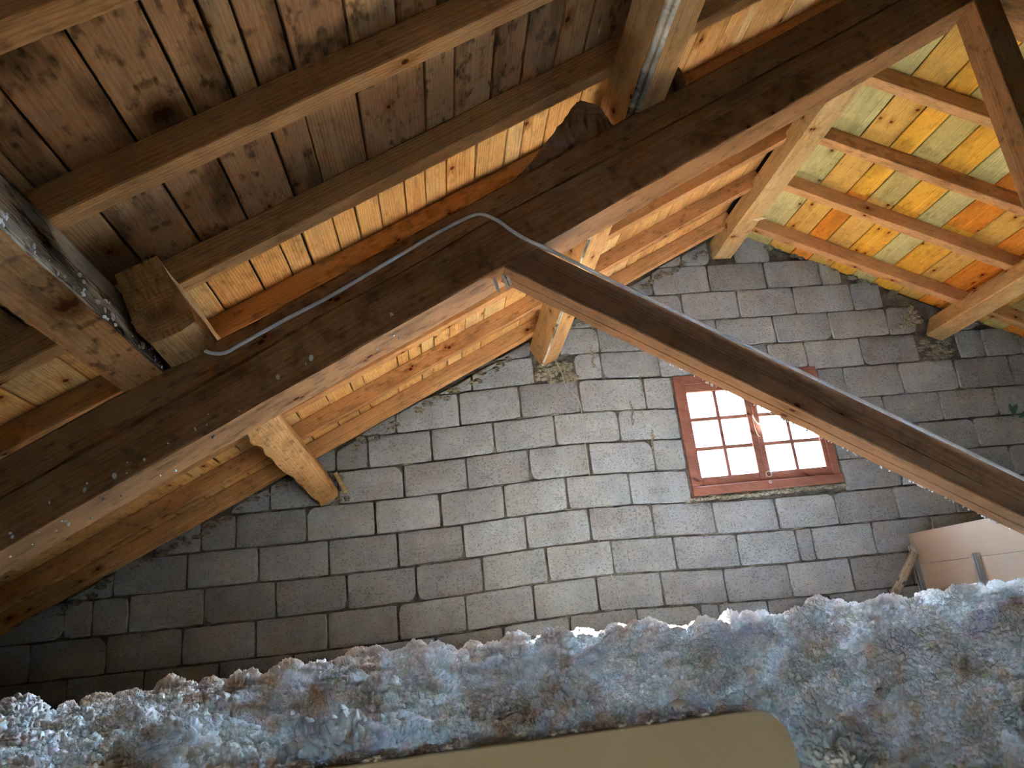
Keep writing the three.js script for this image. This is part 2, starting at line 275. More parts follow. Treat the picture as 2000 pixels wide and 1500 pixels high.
// ---- fluffy shapes
function worley(x, y, z, s) { const i = Math.floor(x), j = Math.floor(y), k = Math.floor(z); let d = 9; for (let a = -1; a < 2; a++) for (let b = -1; b < 2; b++) for (let c = -1; c < 2; c++) { const X = i + a, Y = j + b, Z = k + c, dx = X + h3(X, Y, Z + s) - x, dy = Y + h3(X + 57, Y, Z + s) - y, dz = Z + h3(X, Y + 91, Z + s) - z; d = Math.min(d, dx * dx + dy * dy + dz * dz); } return Math.sqrt(d); }
function lump(seed, detail, amp, warp = 0) {
  let g = new THREE.IcosahedronGeometry(1, detail); g.deleteAttribute('uv'); g.deleteAttribute('normal'); g = mergeVertices(g, 1e-5);
  const p = g.attributes.position, v = V(0, 0, 0);
  for (let i = 0; i < p.count; i++) { v.fromBufferAttribute(p, i); const q = 0.2 * warp, wx = v.x + q * (n2(v.y * 2.6 + 9, v.z * 2.6, seed) - 0.5) * 2, wy = v.y + q * (n2(v.z * 2.6 + 4, v.x * 2.6, seed + 1) - 0.5) * 2, wz = v.z + q * (n2(v.x * 2.6, v.y * 2.6 + 7, seed + 2) - 0.5) * 2; let r = 0.72; for (const [f, a] of amp) r += a * (Math.sqrt(Math.max(0, 1 - (worley(wx * f + 20, wy * f + 20, wz * f + 20, seed) / 0.92) ** 2)) - 0.55); v.multiplyScalar(r); p.setXYZ(i, v.x, v.y, v.z); }
  g.computeVertexNormals(); return g;
}
for (let k = 0; k < 3; k++) lumpSmall.push(lump(900 + k, 5, [[2.2, 0.8], [4.5, 0.3]]));

{
  // middle purlin, square to the left slope, waney on its lower edge
  const xc = 2.400, yc = 1.933, off = 0.19;
  const g = group('roof_purlin', xc, yc, 0);
  // frame: along z, a across (down the slope +x), b up square to the roof
  const prof = (t) => { const z = t * 5.9, near = sm(cl((z - 2.2) / 1.2)), w = 0.012 + 0.035 * near + 0.008 * (n2(t * 60, 3, 5) - 0.5) + 0.01 * (n2(t * 19, 7, 5) - 0.5), w2 = 0.012 + 0.012 * near + 0.005 * (n2(t * 70, 9, 5) - 0.5);
    return [[w2, 0], [0.150, 0.0], [0.155, 0.005], [0.155, off], [0, off], [0, w]]; };
  const r = loft(V(0, 0, -0.16), V(0, 0, 5.9), V(-T, 1, 0), prof, { n: 150, seed: 21, split: { 5: 'wane' } });
  part('beam', r.main, M.purlin, g); part('wane_edge', r.wane, wood('weathered', lin(0.9, 0.82, 0.66), 0.005), g).userData.label = 'grey waney bark edge';
  tag(g, 'square purlin with pale weathered edge passing behind the cracked truss beam at mid slope', 'purlin', 'roof purlins');
}
{
  // lower purlin of the wall bay: split log with waney edges, its end lapping over the truss
  const g = group('roof_purlin', 0.641, 0.974, 0);
  const prof = (t) => { const z = -0.1 + t * 3.42, w = (k, a, f = 26) => (n2(t * f, k * 5.1, 77) - 0.5) * a, tp = 0.012 * (1 - t);
    return [[w(1, 0.03) + 0.006, 0.004], [0.05, -0.004 + w(2, 0.006)], [0.11, -0.002 + w(3, 0.006)], [0.158 + w(4, 0.014) - tp, 0.006], [0.165 + w(5, 0.012, 18), 0.05], [0.15 + w(6, 0.01), 0.275], [0.01, 0.275], [w(7, 0.04) - 0.006, 0.06]]; };
  const r = loft(V(0, 0, -0.1), V(0, 0, 3.27), V(-T, 1, 0), prof, { n: 110, seed: 22 });
  part('beam', r.main, M.purlinRough, g);
  tag(g, 'rough waney purlin lit from below, running from block wall to lower truss beam', 'purlin', 'roof purlins');
}
{
  // lower purlin of the near bay
  const g = group('roof_purlin', 0.493, 0.902, 2.9);
  const prof = (t) => { const w = (k, a, f = 30) => (n2(t * f, k * 5.1, 99) - 0.5) * a; return [[0, 0], [0.135 + w(1, 0.006), 0.0], [0.142 + w(2, 0.006), 0.014], [0.147, 0.28], [0, 0.285]]; };
  const r = loft(V(0, 0, 0), V(0, 0, 3), V(-T, 1, 0), prof, { n: 60, seed: 23, split: { 1: 'wane', 2: 'wane' } });
  part('beam', r.main, M.purlinDark, g); part('weathered_face', r.wane, M.grey, g).userData.label = 'grey weathered side with white lint';
  const R = rng(5), pts = []; for (let i = 0; i < 70; i++) { const t = R(), h = R() * R() * 0.16; pts.push(V(0.128 - h * 0.44 + 0.0, 0.064 + h, 0.15 + t * 1.6)); } lintOn(g, pts, R, 0.0045);
  tag(g, 'thick brown purlin at the left picture edge, grey side speckled with lint', 'purlin', 'roof purlins');
}
{
  const g = group('roof_purlin', 5.735, 1.979, 0);
  const r = loft(V(0, 0, -0.1), V(0, 0, 5.6), V(T, 1, 0), rect(0, 0.148, 0, 0.178, { c: 0.012, wob: 0.003, seed: 3 }), { n: 60, seed: 24 }); part('beam', r.main, M.ridge, g);
  tag(g, 'golden purlin of the right slope, end resting in a broken gap of the wall', 'purlin', 'roof purlins');
}
{
  const g = group('ridge_purlin', 4.078, 2.81, 0);
  const r = loft(V(0, 0, -0.16), V(0, 0, 5.6), V(0, 1, 0), rect(-0.083, 0.083, 0, 0.155, { c: 0.004, wob: 0.002, seed: 8 }), { n: 50, seed: 25 }); part('beam', r.main, M.ridge, g);
  const s = new THREE.Shape(); s.moveTo(0, 0); s.lineTo(0.07, 0.02); s.lineTo(0.1, 0.075); s.lineTo(0.05, 0.06); s.closePath(); const q = new THREE.ExtrudeGeometry(s, { depth: 0.002, bevelEnabled: false }); q.rotateX(Math.PI / 2); q.rotateY(0.5); q.translate(0.0, -0.001, 0.62); part('pale_scar', q, wood('plain', lin(0.8, 0.68, 0.45)), g);
  tag(g, 'knotty ridge beam at the roof peak ending on top of the block wall', 'ridge beam');
}
// truss: principal rafter, front face z = ZT
const pb = (x) => 0.334 + 0.529 * x, pt = (x) => 0.640 + 0.5415 * x;
{
  const d = V(1, 0.535, 0).normalize(), cosv = d.x, p0 = V(-2.2, pb(-2.2), ZT - 0.1), p1 = V(4.075, pb(4.075), ZT - 0.1), root = V(0, pb(0), ZT);
  const g = group('truss_rafter', root.x, root.y, root.z); p0.sub(root); p1.sub(root);
  const prof = (t) => { // a < 0 is the face towards the viewer
    const x = -2.2 + t * 6.275, H = (pt(x) - pb(x)) * cosv * 1.0, w = (k, a, f = 50) => (n2(t * f, k * 3.3, 311) - 0.5) * a;
    const cr = (x < 1.83 ? 0.164 + 0.0555 * (x - 0.17) + 0.0 : 0.195 + 0.02 * Math.sin(x * 2.2)) * cosv; // crack height above the lower edge
    const c = Math.min(H - 0.03, Math.max(0.05, ((x < 1.83) ? (0.596 + (x - 0.174) * (1.505 - 0.596) / (1.825 - 0.174)) : (1.505 + (x - 1.825) * (2.475 - 1.505) / (3.676 - 1.825))) - pb(x)) * cosv + w(1, 0.008, 20)), k = 0.0022 + 0.0035 * n2(t * 14, 1, 9);
    return [[-0.1 + 0.004, 0 + w(2, 0.005)], [0.1 - 0.006, w(3, 0.006)], [0.1, 0.006], [0.1, H], [-0.1 + 0.01, H + w(4, 0.008)], [-0.1, H - 0.01], [-0.1, c + k], [-0.1 + 0.02, c + 0.001], [-0.1, c - k], [-0.1, 0.005 + w(2, 0.005)]]; };
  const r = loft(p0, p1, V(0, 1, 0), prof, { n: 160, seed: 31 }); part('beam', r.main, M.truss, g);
  const R = rng(61), pts = []; for (let i = 0; i < 90; i++) { const x = -0.5 + R() * R() * 2.2, front = R() < 0.35; pts.push(V(x, pb(x) - pb(0) + (front ? 0.01 + R() * 0.06 : -0.001), front ? 0.002 : -0.2 * (0.02 + 0.95 * R()))); } lintOn(g, pts, R, 0.0042);
  tag(g, 'thick dark truss beam with a long crack, rising from lower left to the king post', 'truss beam');
}
{ // matching principal on the other side of the king post
  const root = V(4.2, pb(4.2), ZT), g = group('truss_rafter', root.x, root.y, root.z), m = (x) => 2 * 4.13 - x;
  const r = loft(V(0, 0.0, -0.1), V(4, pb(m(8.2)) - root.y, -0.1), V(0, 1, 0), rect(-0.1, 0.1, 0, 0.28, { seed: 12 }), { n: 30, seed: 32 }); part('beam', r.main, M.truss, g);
  tag(g, 'dark truss beam behind the king post, just cut by the top right corner', 'truss beam');
}
{ // brace: from the principal down to the foot of the king post
  const y = (x) => 1.287 - 0.6275 * (x - 1.804), root = V(1.804, 1.287, ZT - 0.004), g = group('truss_brace', root.x, root.y, root.z);
  const d = V(1, -0.6275, 0).normalize(), p0 = V(-0.10, 0.063, -0.068), p1 = V(2.4, y(4.204) - 1.287, -0.068), Hh = 0.132;
  const prof = (t) => { const w = (k, a, f = 40) => (n2(t * f, k * 3.3, 511) - 0.5) * a, c = 0.085 - 0.055 * t + w(1, 0.006, 16), k = 0.0012 + 0.002 * n2(t * 12, 5, 4);
    return [[-0.068, 0.004], [-0.064, w(5, 0.003)], [0.0, w(2, 0.002)], [0.004, 0.006], [0.008, w(2, 0.002)], [0.06, w(3, 0.004)], [0.066, 0.006], [0.066, Hh], [-0.064, Hh], [-0.068, Hh - 0.004], [-0.068, c + k], [-0.058, c], [-0.068, c - k]]; };
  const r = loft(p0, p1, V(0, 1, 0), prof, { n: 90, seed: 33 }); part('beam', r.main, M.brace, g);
  const R = rng(71), pts = []; for (let i = 0; i < 110; i++) { const t = 0.25 + R() * 0.72; pts.push(V(2.3 * t, y(1.804 + 2.3 * t) - 1.287 + 0.001 - R() * 0.003, -0.130 - 0.006 * R())); } for (let i = 0; i < 40; i++) { const t = 0.4 + R() * 0.55; pts.push(V(2.3 * t + 0.07, y(1.804 + 2.3 * t) - 1.287 + 0.112, -0.125 + R() * 0.02)); } lintOn(g, pts, R, 0.0032);
  const hang = []; for (const [x, yy, h] of [[0.005, -0.03, 0.05], [0.02, -0.025, 0.035], [-0.03, -0.04, 0.05]]) { const q = lumpSmall[0].clone(); q.scale(0.006, h * 0.7, 0.005); q.rotateZ(0.25); q.translate(x, yy, -0.06); hang.push(q); } const hm = part('cobweb', mergeGeometries(hang), M.fluff, g); hm.userData.kind = 'stuff';
  tag(g, 'dark sloping brace crossing in front of the window, cable along its top edge', 'brace');
}
{
  const g = group('king_post', 4.13, -0.45, ZT); const r = loft(V(0, 0, -0.066), V(0, 3.26, -0.066), V(0, 0, 1), rect(-0.066, 0.066, -0.066, 0.066, { seed: 17, c: 0.004 }), { n: 30, seed: 34 }); part('post', r.main, M.truss, g);
  tag(g, 'upright king post at the top right where the truss beams meet', 'post');
}
{ // cleats nailed on the principal against the middle purlin
  const mk = (pts, label, z1, z0) => { const R = rng(pts.length * 91), s = new THREE.Shape(); pts.forEach(([x, y], i) => { const [px, py] = pts[(i + pts.length - 1) % pts.length]; if (!i) s.moveTo(0, 0); else { const n = 8; for (let k = 1; k <= n; k++) s.lineTo(px + (x - px) * k / n - pts[0][0] + (k < n ? (R() - 0.5) * 0.006 : 0), py + (y - py) * k / n - pts[0][1] + (k < n ? (R() - 0.5) * 0.006 : 0)); } });
    const q = new THREE.ExtrudeGeometry(s, { depth: z1 - z0, bevelEnabled: true, bevelSize: 0.002, bevelThickness: 0.003, bevelSegments: 1 }); const m = mesh('purlin_cleat', q, M.cleat); m.position.set(pts[0][0], pts[0][1], z0); tag(m, label, 'cleat'); };
  mk([[1.79, 1.60], [1.89, 1.665], [1.96, 1.735], [2.07, 1.875], [2.165, 1.995], [2.19, 2.015], [2.262, 1.985], [2.30, 1.895], [2.30, 1.875]], 'dark wedge cleat on the truss beam below the middle purlin, rough sloping edge', ZT - 0.01, ZT - 0.16);
  mk([[2.50, 2.00], [2.56, 2.125], [2.605, 2.205], [2.65, 2.115], [2.63, 2.055]], 'small dark cleat on the truss beam, up slope side of the middle purlin', ZT - 0.01, ZT - 0.12);
}
{ // grey cable clipped along the principal and down the brace
  const P = [[0.751, 1.027], [0.782, 1.015], [0.819, 1.016], [0.869, 1.043], [1.024, 1.127], [1.184, 1.209], [1.387, 1.328], [1.561, 1.429], [1.67, 1.485], [1.734, 1.504], [1.79, 1.479], [1.846, 1.428], [1.9, 1.386], [1.958, 1.353], [2.115, 1.251], [2.379, 1.082], [2.727, 0.865], [3.067, 0.65], [3.318, 0.493], [3.561, 0.338], [3.9, 0.125]];
  const g = curveTube([V(0.74, 1.06, 3.02), ...P.map(([x, y]) => V(x, y, ZT + 0.0075))], 0.0068, 260, 10); tag(mesh('cable', g, M.cable), 'thin grey electric cable running along the truss beam and down the brace', 'cable');
}

// ------------------------------------------------------------------ gable wall of hollow concrete blocks
const wall = structure(group('wall_back'));
const WX0 = 3.445, WX1 = 4.662, WY0 = 0.80, WY1 = 1.768;
{
  const s = new THREE.Shape(); s.moveTo(-3.3, -0.6); s.lineTo(11.5, -0.6); s.lineTo(11.5, yr(11.5, 0.107)); s.lineTo(XA, yl(XA, 0.107)); s.lineTo(-3.3, yl(-3.3, 0.107)); s.closePath();
  const h = new THREE.Path(); h.moveTo(WX0, WY0); h.lineTo(WX0, WY1); h.lineTo(WX1, WY1); h.lineTo(WX1, WY0); h.closePath(); s.holes.push(h);
  const g = new THREE.ExtrudeGeometry(s, { depth: 0.19, bevelEnabled: false }); g.translate(0, 0, -0.212); part('mortar_bed', g, M.mortarDeep, wall);
  const o = s.clone(); o.curves = []; o.currentPoint.set(0, 0); o.moveTo(-3.3, -0.6); o.lineTo(11.5, -0.6); o.lineTo(11.5, yr(11.5, 0.18)); o.lineTo(XA, yl(XA, 0.18)); o.lineTo(-3.3, yl(-3.3, 0.18)); o.closePath();
  const og = new THREE.ExtrudeGeometry(o, { depth: 0.05, bevelEnabled: false }); og.translate(0, 0, -0.255); part('outer_render', og, M.render, wall);
}
const ref = (u, k) => 0.25 * k - 0.022 + 0.058 * Math.exp(-(((u - 2.6) / 0.95) ** 2)) * (k < 7 ? 1 : Math.max(0, (9 - k) / 2)) + (k > 6 ? 0.018 : 0); // bed joints sag a little
const limL = (u) => 1.052 + T * u, limR = (u) => 5.222 - 0.489 * u - 0.02;
{
  const rows = { 0: [-2.04, -1.55, -1.04, -0.55, -0.06, 0.43, 0.92, 1.41, 1.89, 2.37, 2.87, 3.35, 3.49, 3.86, 4.34, 4.82, 5.3, 5.8, 6.3, 6.8],
    1: [-1.78, -1.29, -0.8, -0.31, 0.18, 0.67, 1.16, 1.64, 2.13, 2.6, 3.09, 3.57, 4.07, 4.56, 5.05, 5.54, 6.04, 6.54, 7.04], 2: [-1.58, -1.09, -0.91, -0.67, -0.17, 0.32, 0.81, 1.3, 1.78, 2.26, 2.75, 3.23, 3.72, 4.19, 4.32, 4.81, 5.3, 5.8, 6.3, 6.8, 7.3],
    3: [-1.1, -0.78, -0.29, 0.2, 0.69, 1.18, 1.66, 2.13, 2.61, 3.1, 3.58, 4.08, 4.57, 5.06, 5.55, 6.05, 6.55, 7.05, 7.5], 4: [-0.52, -0.2, 0.04, 0.54, 1.03, 1.51, 1.99, 2.47, 2.96, 3.43, null, 4.68, 5.16, 5.65, 6.14, 6.63, 7.1],
    5: [0.0, 0.28, 0.77, 1.25, 1.73, 2.21, 2.68, 3.19, 3.435, null, 4.675, 4.93, 5.42, 5.91, 6.4, 6.9], 6: [0.5, 0.76, 1.0, 1.48, 1.96, 2.44, 2.95, 3.435, null, 4.675, 5.18, 5.67, 6.17, 6.66, 7.1], 7: [0.95, 1.22, 1.71, 2.19, 2.67, 3.2, 3.435, null, 4.675, 4.9, 5.39, 5.89, 6.39, 6.8],
    8: [1.45, 1.83, 2.33, null, 2.66, 2.88, 3.36, 3.84, 4.3, 4.62, 5.11, 5.61, null, 5.98, 6.22, 6.55, 6.9], 9: [1.98, 2.33, null, 2.56, 2.89, 3.38, 3.9, 4.4, 4.89, 5.41, 5.66, null, 5.95, 6.2], 10: [2.6, 3.15, 3.64, 4.13, 4.63, 5.15, 5.42], 11: [3.05, 3.42, 3.92, 4.42, 4.92, 5.1], 12: [3.45, 3.71, 3.965, null, 4.185, 4.50] };
  const R = rng(777);
  const clip = (poly, f) => { const o = []; poly.forEach((p, i) => { const q = poly[(i + 1) % poly.length], a = f(p), b = f(q); if (a >= 0) o.push(p); if ((a >= 0) !== (b >= 0)) { const t = a / (a - b); o.push([p[0] + (q[0] - p[0]) * t, p[1] + (q[1] - p[1]) * t]); } }); return o; };
  for (const k of Object.keys(rows)) {
    const r = rows[k], kk = +k;
    for (let i = 0; i + 1 < r.length; i++) {
      if (r[i] === null || r[i + 1] === null) continue;
      const u0 = r[i] + 0.003 + R() * 0.004, u1 = r[i + 1] - 0.003 - R() * 0.004, g0 = 0.003 + R() * 0.004, g1 = 0.003 + R() * 0.005, bot = (u) => ref(u, kk - 1) + g0, top = (u) => ref(u, kk) - g1;
      let q = [[u0, bot(u0)], [u1, bot(u1)], [u1, top(u1)], [u0, top(u0)]];
      if (kk === 4 && u0 > 3.4 && u1 < 4.7) continue;
      const m1 = R() * 0.05, m2 = R() * 0.06; q = clip(q, (p) => limL(p[0]) - m1 - p[1]); if (q.length) q = clip(q, (p) => limR(p[0]) - m2 - p[1]);
      if (kk === 8 && u0 > 3.4 && u1 < 4.7) q = clip(q, (p) => p[1] - WY1 - 0.006);
      if (q.length < 3) continue;
      let area = 0; q.forEach((p, j) => { const s = q[(j + 1) % q.length]; area += p[0] * s[1] - s[0] * p[1]; }); if (area < 0.012) continue;
      // resample the outline, chip it
      const out = [], chip = R() < 0.4 ? Math.floor(R() * q.length) : -1;
      q.forEach((p, j) => { const s = q[(j + 1) % q.length], L = Math.hypot(s[0] - p[0], s[1] - p[1]), n = Math.max(1, Math.round(L / 0.055)), nx = -(s[1] - p[1]) / L, ny = (s[0] - p[0]) / L;
        for (let m = 0; m < n; m++) { const t = m / n, c = m === 0 ? 0.003 + (j === chip ? 0.008 + R() * 0.014 : R() * 0.004) : R() * R() * 0.0055; const pr = q[(j + q.length - 1) % q.length], lx = m === 0 ? -(p[1] - pr[1]) / Math.hypot(p[0] - pr[0], p[1] - pr[1]) : 0, ly = m === 0 ? (p[0] - pr[0]) / Math.hypot(p[0] - pr[0], p[1] - pr[1]) : 0; out.push([p[0] + (s[0] - p[0]) * t + (nx + lx) * c, p[1] + (s[1] - p[1]) * t + (ny + ly) * c]); } });
      const cx = out.reduce((a, p) => a + p[0], 0) / out.length, cy = out.reduce((a, p) => a + p[1], 0) / out.length, d = -0.001 + R() * 0.007, n = out.length, pos = [], uv = [], idx = [], ox = R() * 3, oy = R() * 3, tilt = (R() - 0.5) * 0.006;
      const ringAt = (s, z) => { for (const [x, y] of out) { const l = Math.hypot(x - cx, y - cy), f = (l - s) / l, X = cx + (x - cx) * f, Y = cy + (y - cy) * f; pos.push(X, Y, z + tilt * (X - cx) / 0.25); uv.push(X + ox, (Y + oy) * 2); } };
      ringAt(0, -0.03); ringAt(0, d - 0.006); ringAt(0.006, d); pos.push(cx, cy, d); uv.push(cx + ox, (cy + oy) * 2);
      for (let a = 0; a < 2; a++) for (let e = 0; e < n; e++) { const f = (e + 1) % n, A = a * n; idx.push(A + e, A + f, A + n + e, A + f, A + n + f, A + n + e); } for (let e = 0; e < n; e++) idx.push(2 * n + e, 2 * n + (e + 1) % n, 3 * n);
      const g = new THREE.BufferGeometry(); g.setAttribute('position', new THREE.Float32BufferAttribute(pos, 3)); g.setAttribute('uv', new THREE.Float32BufferAttribute(uv, 2)); g.setIndex(idx); g.computeVertexNormals();
      part('concrete_block', g, M.block[Math.floor(R() * M.block.length)], wall);
    }
  }
  // mortar: rubble along both slopes, patches round the purlin ends, squeezed joints
  const lumps = [0, 1, 2].map((s) => { const g = lump(50 + s, 7, [[1.6, 0.5], [4, 0.25]]); const p = g.attributes.position, uv = []; for (let i = 0; i < p.count; i++) uv.push(p.getX(i) * 0.1, p.getY(i) * 0.1); g.setAttribute('uv', new THREE.Float32BufferAttribute(uv, 2)); return g; });
  const pale = [], grey = [];
  const add = (arr, x, y, sx, sy, z = -0.012, sz = 0.03) => { const g = lumps[Math.floor(R() * 3)].clone(); g.rotateZ(R() * 6); g.scale(sx, sy, sz); g.translate(x, y, z); arr.push(g); };
  for (let u = -1.2; u < 3.95; u += 0.05) if (R() < 0.75 && !(u > 0.55 && u < 0.85) && !(u > 2.2 && u < 2.6)) add(R() < 0.5 ? pale : grey, u + R() * 0.04, limL(u) - 0.04 - R() * 0.06, 0.03 + R() * 0.035, 0.016 + R() * 0.02);
  for (let u = 4.5; u < 7; u += 0.045) if (R() < 0.8 && !(u > 5.6 && u < 5.95)) add(R() < 0.6 ? pale : grey, u + R() * 0.04, limR(u) - 0.03 - R() * 0.09, 0.03 + R() * 0.04, 0.016 + R() * 0.022);
  for (let i = 0; i < 46; i++) add(pale, 2.36 + R() * 0.3, 1.79 + R() * 0.17, 0.025 + R() * 0.03, 0.015 + R() * 0.02, -0.014);
  for (let i = 0; i < 34; i++) add(R() < 0.5 ? pale : grey, 5.64 + R() * 0.3, 1.77 + R() * 0.16, 0.03 + R() * 0.03, 0.02 + R() * 0.02, -0.04);
  for (let i = 0; i < 20; i++) add(pale, 5.52 + R() * 0.2, 2.05 + R() * 0.2, 0.02 + R() * 0.03, 0.015 + R() * 0.02);
  for (let i = 0; i < 16; i++) add(grey, 0.68 + R() * 0.16, 0.98 + R() * 0.22, 0.02 + R() * 0.025, 0.015 + R() * 0.02);
  for (let i = 0; i < 150; i++) { const k = Math.floor(R() * 11), u = 0.2 + R() * 6; if (k > 3 && k < 8 && u > 3.4 && u < 4.7) continue; const y = ref(u, k); if (y > limL(u) - 0.1 || y > limR(u) - 0.1) continue; add(R() < 0.6 ? grey : pale, u, y, 0.02 + R() * 0.05, 0.004 + R() * 0.006, -0.004, 0.008); }
  for (const [u, k] of [[3.07, 6.5], [3.2, 5.5], [3.18, 7.4], [2.86, 9.4], [2.82, 8.5]]) for (let j = 0; j < 9; j++) add(pale, u + (R() - 0.5) * 0.02, 0.25 * (k - 0.5) - 0.09 + j * 0.022, 0.008 + R() * 0.01, 0.012 + R() * 0.012, -0.003, 0.008);
  for (let u = 3.4; u < 4.72; u += 0.04) add(pale, u, 0.768 + R() * 0.02, 0.03 + R() * 0.02, 0.016 + R() * 0.01, -0.012, 0.02);
  for (const [n, a, m] of [['pale_mortar', pale, M.mortarPale], ['grey_mortar', grey, M.mortar]]) part(n, mergeGeometries(a), m, wall).userData.kind = 'stuff';
}

// ------------------------------------------------------------------ the window: oak-red frame flush with the blocks, two six-pane casements
{
  const w = structure(group('window_1', WX0, WY0, 0)), W = WX1 - WX0, H = WY1 - WY0, z0 = -0.06, z1 = 0.012;
  const uvBox = (g) => { const p = g.attributes.position, uv = g.attributes.uv; for (let i = 0; i < p.count; i++) uv.setXY(i, (p.getX(i) + p.getY(i)) / 2, (p.getY(i) + p.getX(i) * 0.3) / 0.25); return g; };
  const f = [box(0, 0.062, 0, H, z0, z1, 0.003), box(W - 0.062, W, 0, H, z0, z1, 0.003), box(0.06, W - 0.06, H - 0.075, H, z0, z1, 0.003)];
  part('window_frame', uvBox(mergeGeometries(f)), M.frame, w); part('window_sill', uvBox(box(-0.003, W + 0.003, -0.004, 0.066, z0, z1 + 0.02, 0.004)), M.frame, w);
  for (const [sx0, sx1, lw, rw] of [[0.062, 0.606, 0.034, 0.05], [0.606, W - 0.062, 0.05, 0.04]]) {
    const y0 = 0.066, y1 = H - 0.075, s = new THREE.Group(); s.name = kidName(w, 'sash'); w.add(s);
    const zs0 = -0.045, zs1 = 0.002, px0 = sx0 + lw, px1 = sx1 - rw, py0 = y0 + 0.072, py1 = y1 - 0.066;
    part('sash_frame', uvBox(mergeGeometries([box(sx0, px0, y0, y1, zs0, zs1, 0.004), box(px1, sx1, y0, y1, zs0, zs1, 0.004), box(px0 - 0.002, px1 + 0.002, y0, py0, zs0, zs1, 0.004), box(px0 - 0.002, px1 + 0.002, py1, y1, zs0, zs1, 0.004)])), M.frame, s);
    const cw = (px1 - px0 - 0.030) / 2, chh = (py1 - py0 - 0.060) / 3;
    part('glazing_bar', uvBox(box(px0 + cw, px0 + cw + 0.030, py0, py1, -0.036, -0.006, 0.003)), M.frame, s);
    for (let j = 1; j < 3; j++) part('glazing_bar', uvBox(box(px0, px1, py0 + j * chh + (j - 1) * 0.030, py0 + j * chh + j * 0.030, -0.034, -0.008, 0.003)), M.frame, s);
    for (let i = 0; i < 2; i++) for (let j = 0; j < 3; j++) { const q = new THREE.PlaneGeometry(cw + 0.006, chh + 0.006); q.translate(px0 + cw / 2 + i * (cw + 0.030), py0 + chh / 2 + j * (chh + 0.030), -0.022); part('pane', q, M.glass, s); }
  }
  // espagnolette lever and the ring pull below it
  const h = curveTube([V(0.602, 0.60, 0.01), V(0.60, 0.575, 0.02), V(0.612, 0.53, 0.03), V(0.635, 0.505, 0.035), V(0.668, 0.478, 0.036)], 0.006, 40), pl = curveTube([V(0.598, 0.59, 0.008), V(0.596, 0.52, 0.01), V(0.603, 0.45, 0.012), V(0.612, 0.422, 0.016), V(0.622, 0.42, 0.012)], 0.0045, 40);
  part('window_latch', mergeGeometries([h, pl]), M.metalDark, w);
  const ring = new THREE.TorusGeometry(0.022, 0.0035, 8, 28); ring.translate(0.628, 0.115, 0.014); const eye = new THREE.TorusGeometry(0.009, 0.003, 8, 20); eye.translate(0.617, 0.05, 0.035); part('ring_pull', mergeGeometries([ring, eye]), M.metalDark, w);
}

// ------------------------------------------------------------------ cord, shim, ivy, partition
{
  const P = [[2.503, 1.987], [2.54, 1.889], [2.575, 1.736], [2.646, 1.654], [2.665, 1.547], [2.657, 1.219], [2.661, 0.901], [2.657, 0.708], [2.659, 0.53], [2.707, 0.329], [2.745, 0.143], [2.767, 0.016], [2.777, -0.14]];
  tag(mesh('cord', curveTube(P.map(([x, y], i) => V(x, y, 0.02 + 0.006 * Math.sin(i))), 0.0032, 160, 7), M.cord), 'thin pale cord hanging down the block wall below the middle purlin', 'cord');
  const s = box(0, 0.03, 0, 0.16, 0, 0.07, 0.003); s.rotateZ(0.42); const m = mesh('wood_shim', s, wood('plain', lin(0.62, 0.46, 0.24))); m.position.set(0.815, 1.055, 0.0); tag(m, 'small pale wood shim wedged beside the waney purlin at the wall', 'shim');
  const lv = []; for (const [x, y, r, sz] of [[0, 0, 0.3, 0.085], [0.03, 0.03, 1.2, 0.07], [0.05, -0.01, -0.4, 0.08]]) { const sh = new THREE.Shape(); sh.moveTo(0, 0); sh.quadraticCurveTo(0.7, 0.3, 1, 1); sh.quadraticCurveTo(0.1, 1.1, 0, 0); const g = new THREE.ExtrudeGeometry(sh, { depth: 0.02, bevelEnabled: false }); g.scale(sz, sz, sz); g.rotateZ(r); g.rotateX(0.3); g.translate(x, y, 0.01); lv.push(g); }
  const iv = group('ivy_sprig', 6.25, 1.2, 0.0); for (const g of lv) part('leaf', g, M.leaf, iv); tag(iv, 'dark green ivy sprig poking from a wall joint at the right picture edge', 'ivy');
}
{
  const g = group('partition', 5.08, -0.45, 0.01);
  const b1 = box(0, 0.013, 0, 0.573, 0, 3.0, 0.0015), b2 = box(0, 0.013, 0.575, 0.806, 0, 3.0, 0.0015);
  part('board', b1, M.board, g); part('board', b2, M.board, g);
  const stud = (z, y1) => { const w = 0.045, d = 0.03, t = 0.0022; return mergeGeometries([box(-d, -0.0005, 0, y1, z, z + t), box(-d, -0.0005, 0, y1, z + w - t, z + w), box(-d, -d + t, 0, y1, z, z + 0.014), box(-d, -d + t, 0, y1, z + w - 0.014, z + w), box(-t - 0.0005, -0.0005, 0, y1, z, z + w)]); };
  part('metal_stud', stud(0.005, 0.72), M.steel, g); part('metal_stud', stud(0.67, 0.6), M.steel, g);
  tag(g, 'low partition of pale boards with metal studs at right against the block wall', 'partition');
  const s = loft(V(0, 0, 0), V(0.42, 0.48, 0.0), V(0, 0, 1), rect(-0.032, 0.032, -0.011, 0.011, { seed: 5 }), { n: 10, seed: 41 }).main, m = mesh('wood_batten', s, M.grey); m.position.set(4.625, -0.27, 0.09); tag(m, 'grey batten leaning diagonally against the end of the partition', 'batten');
}

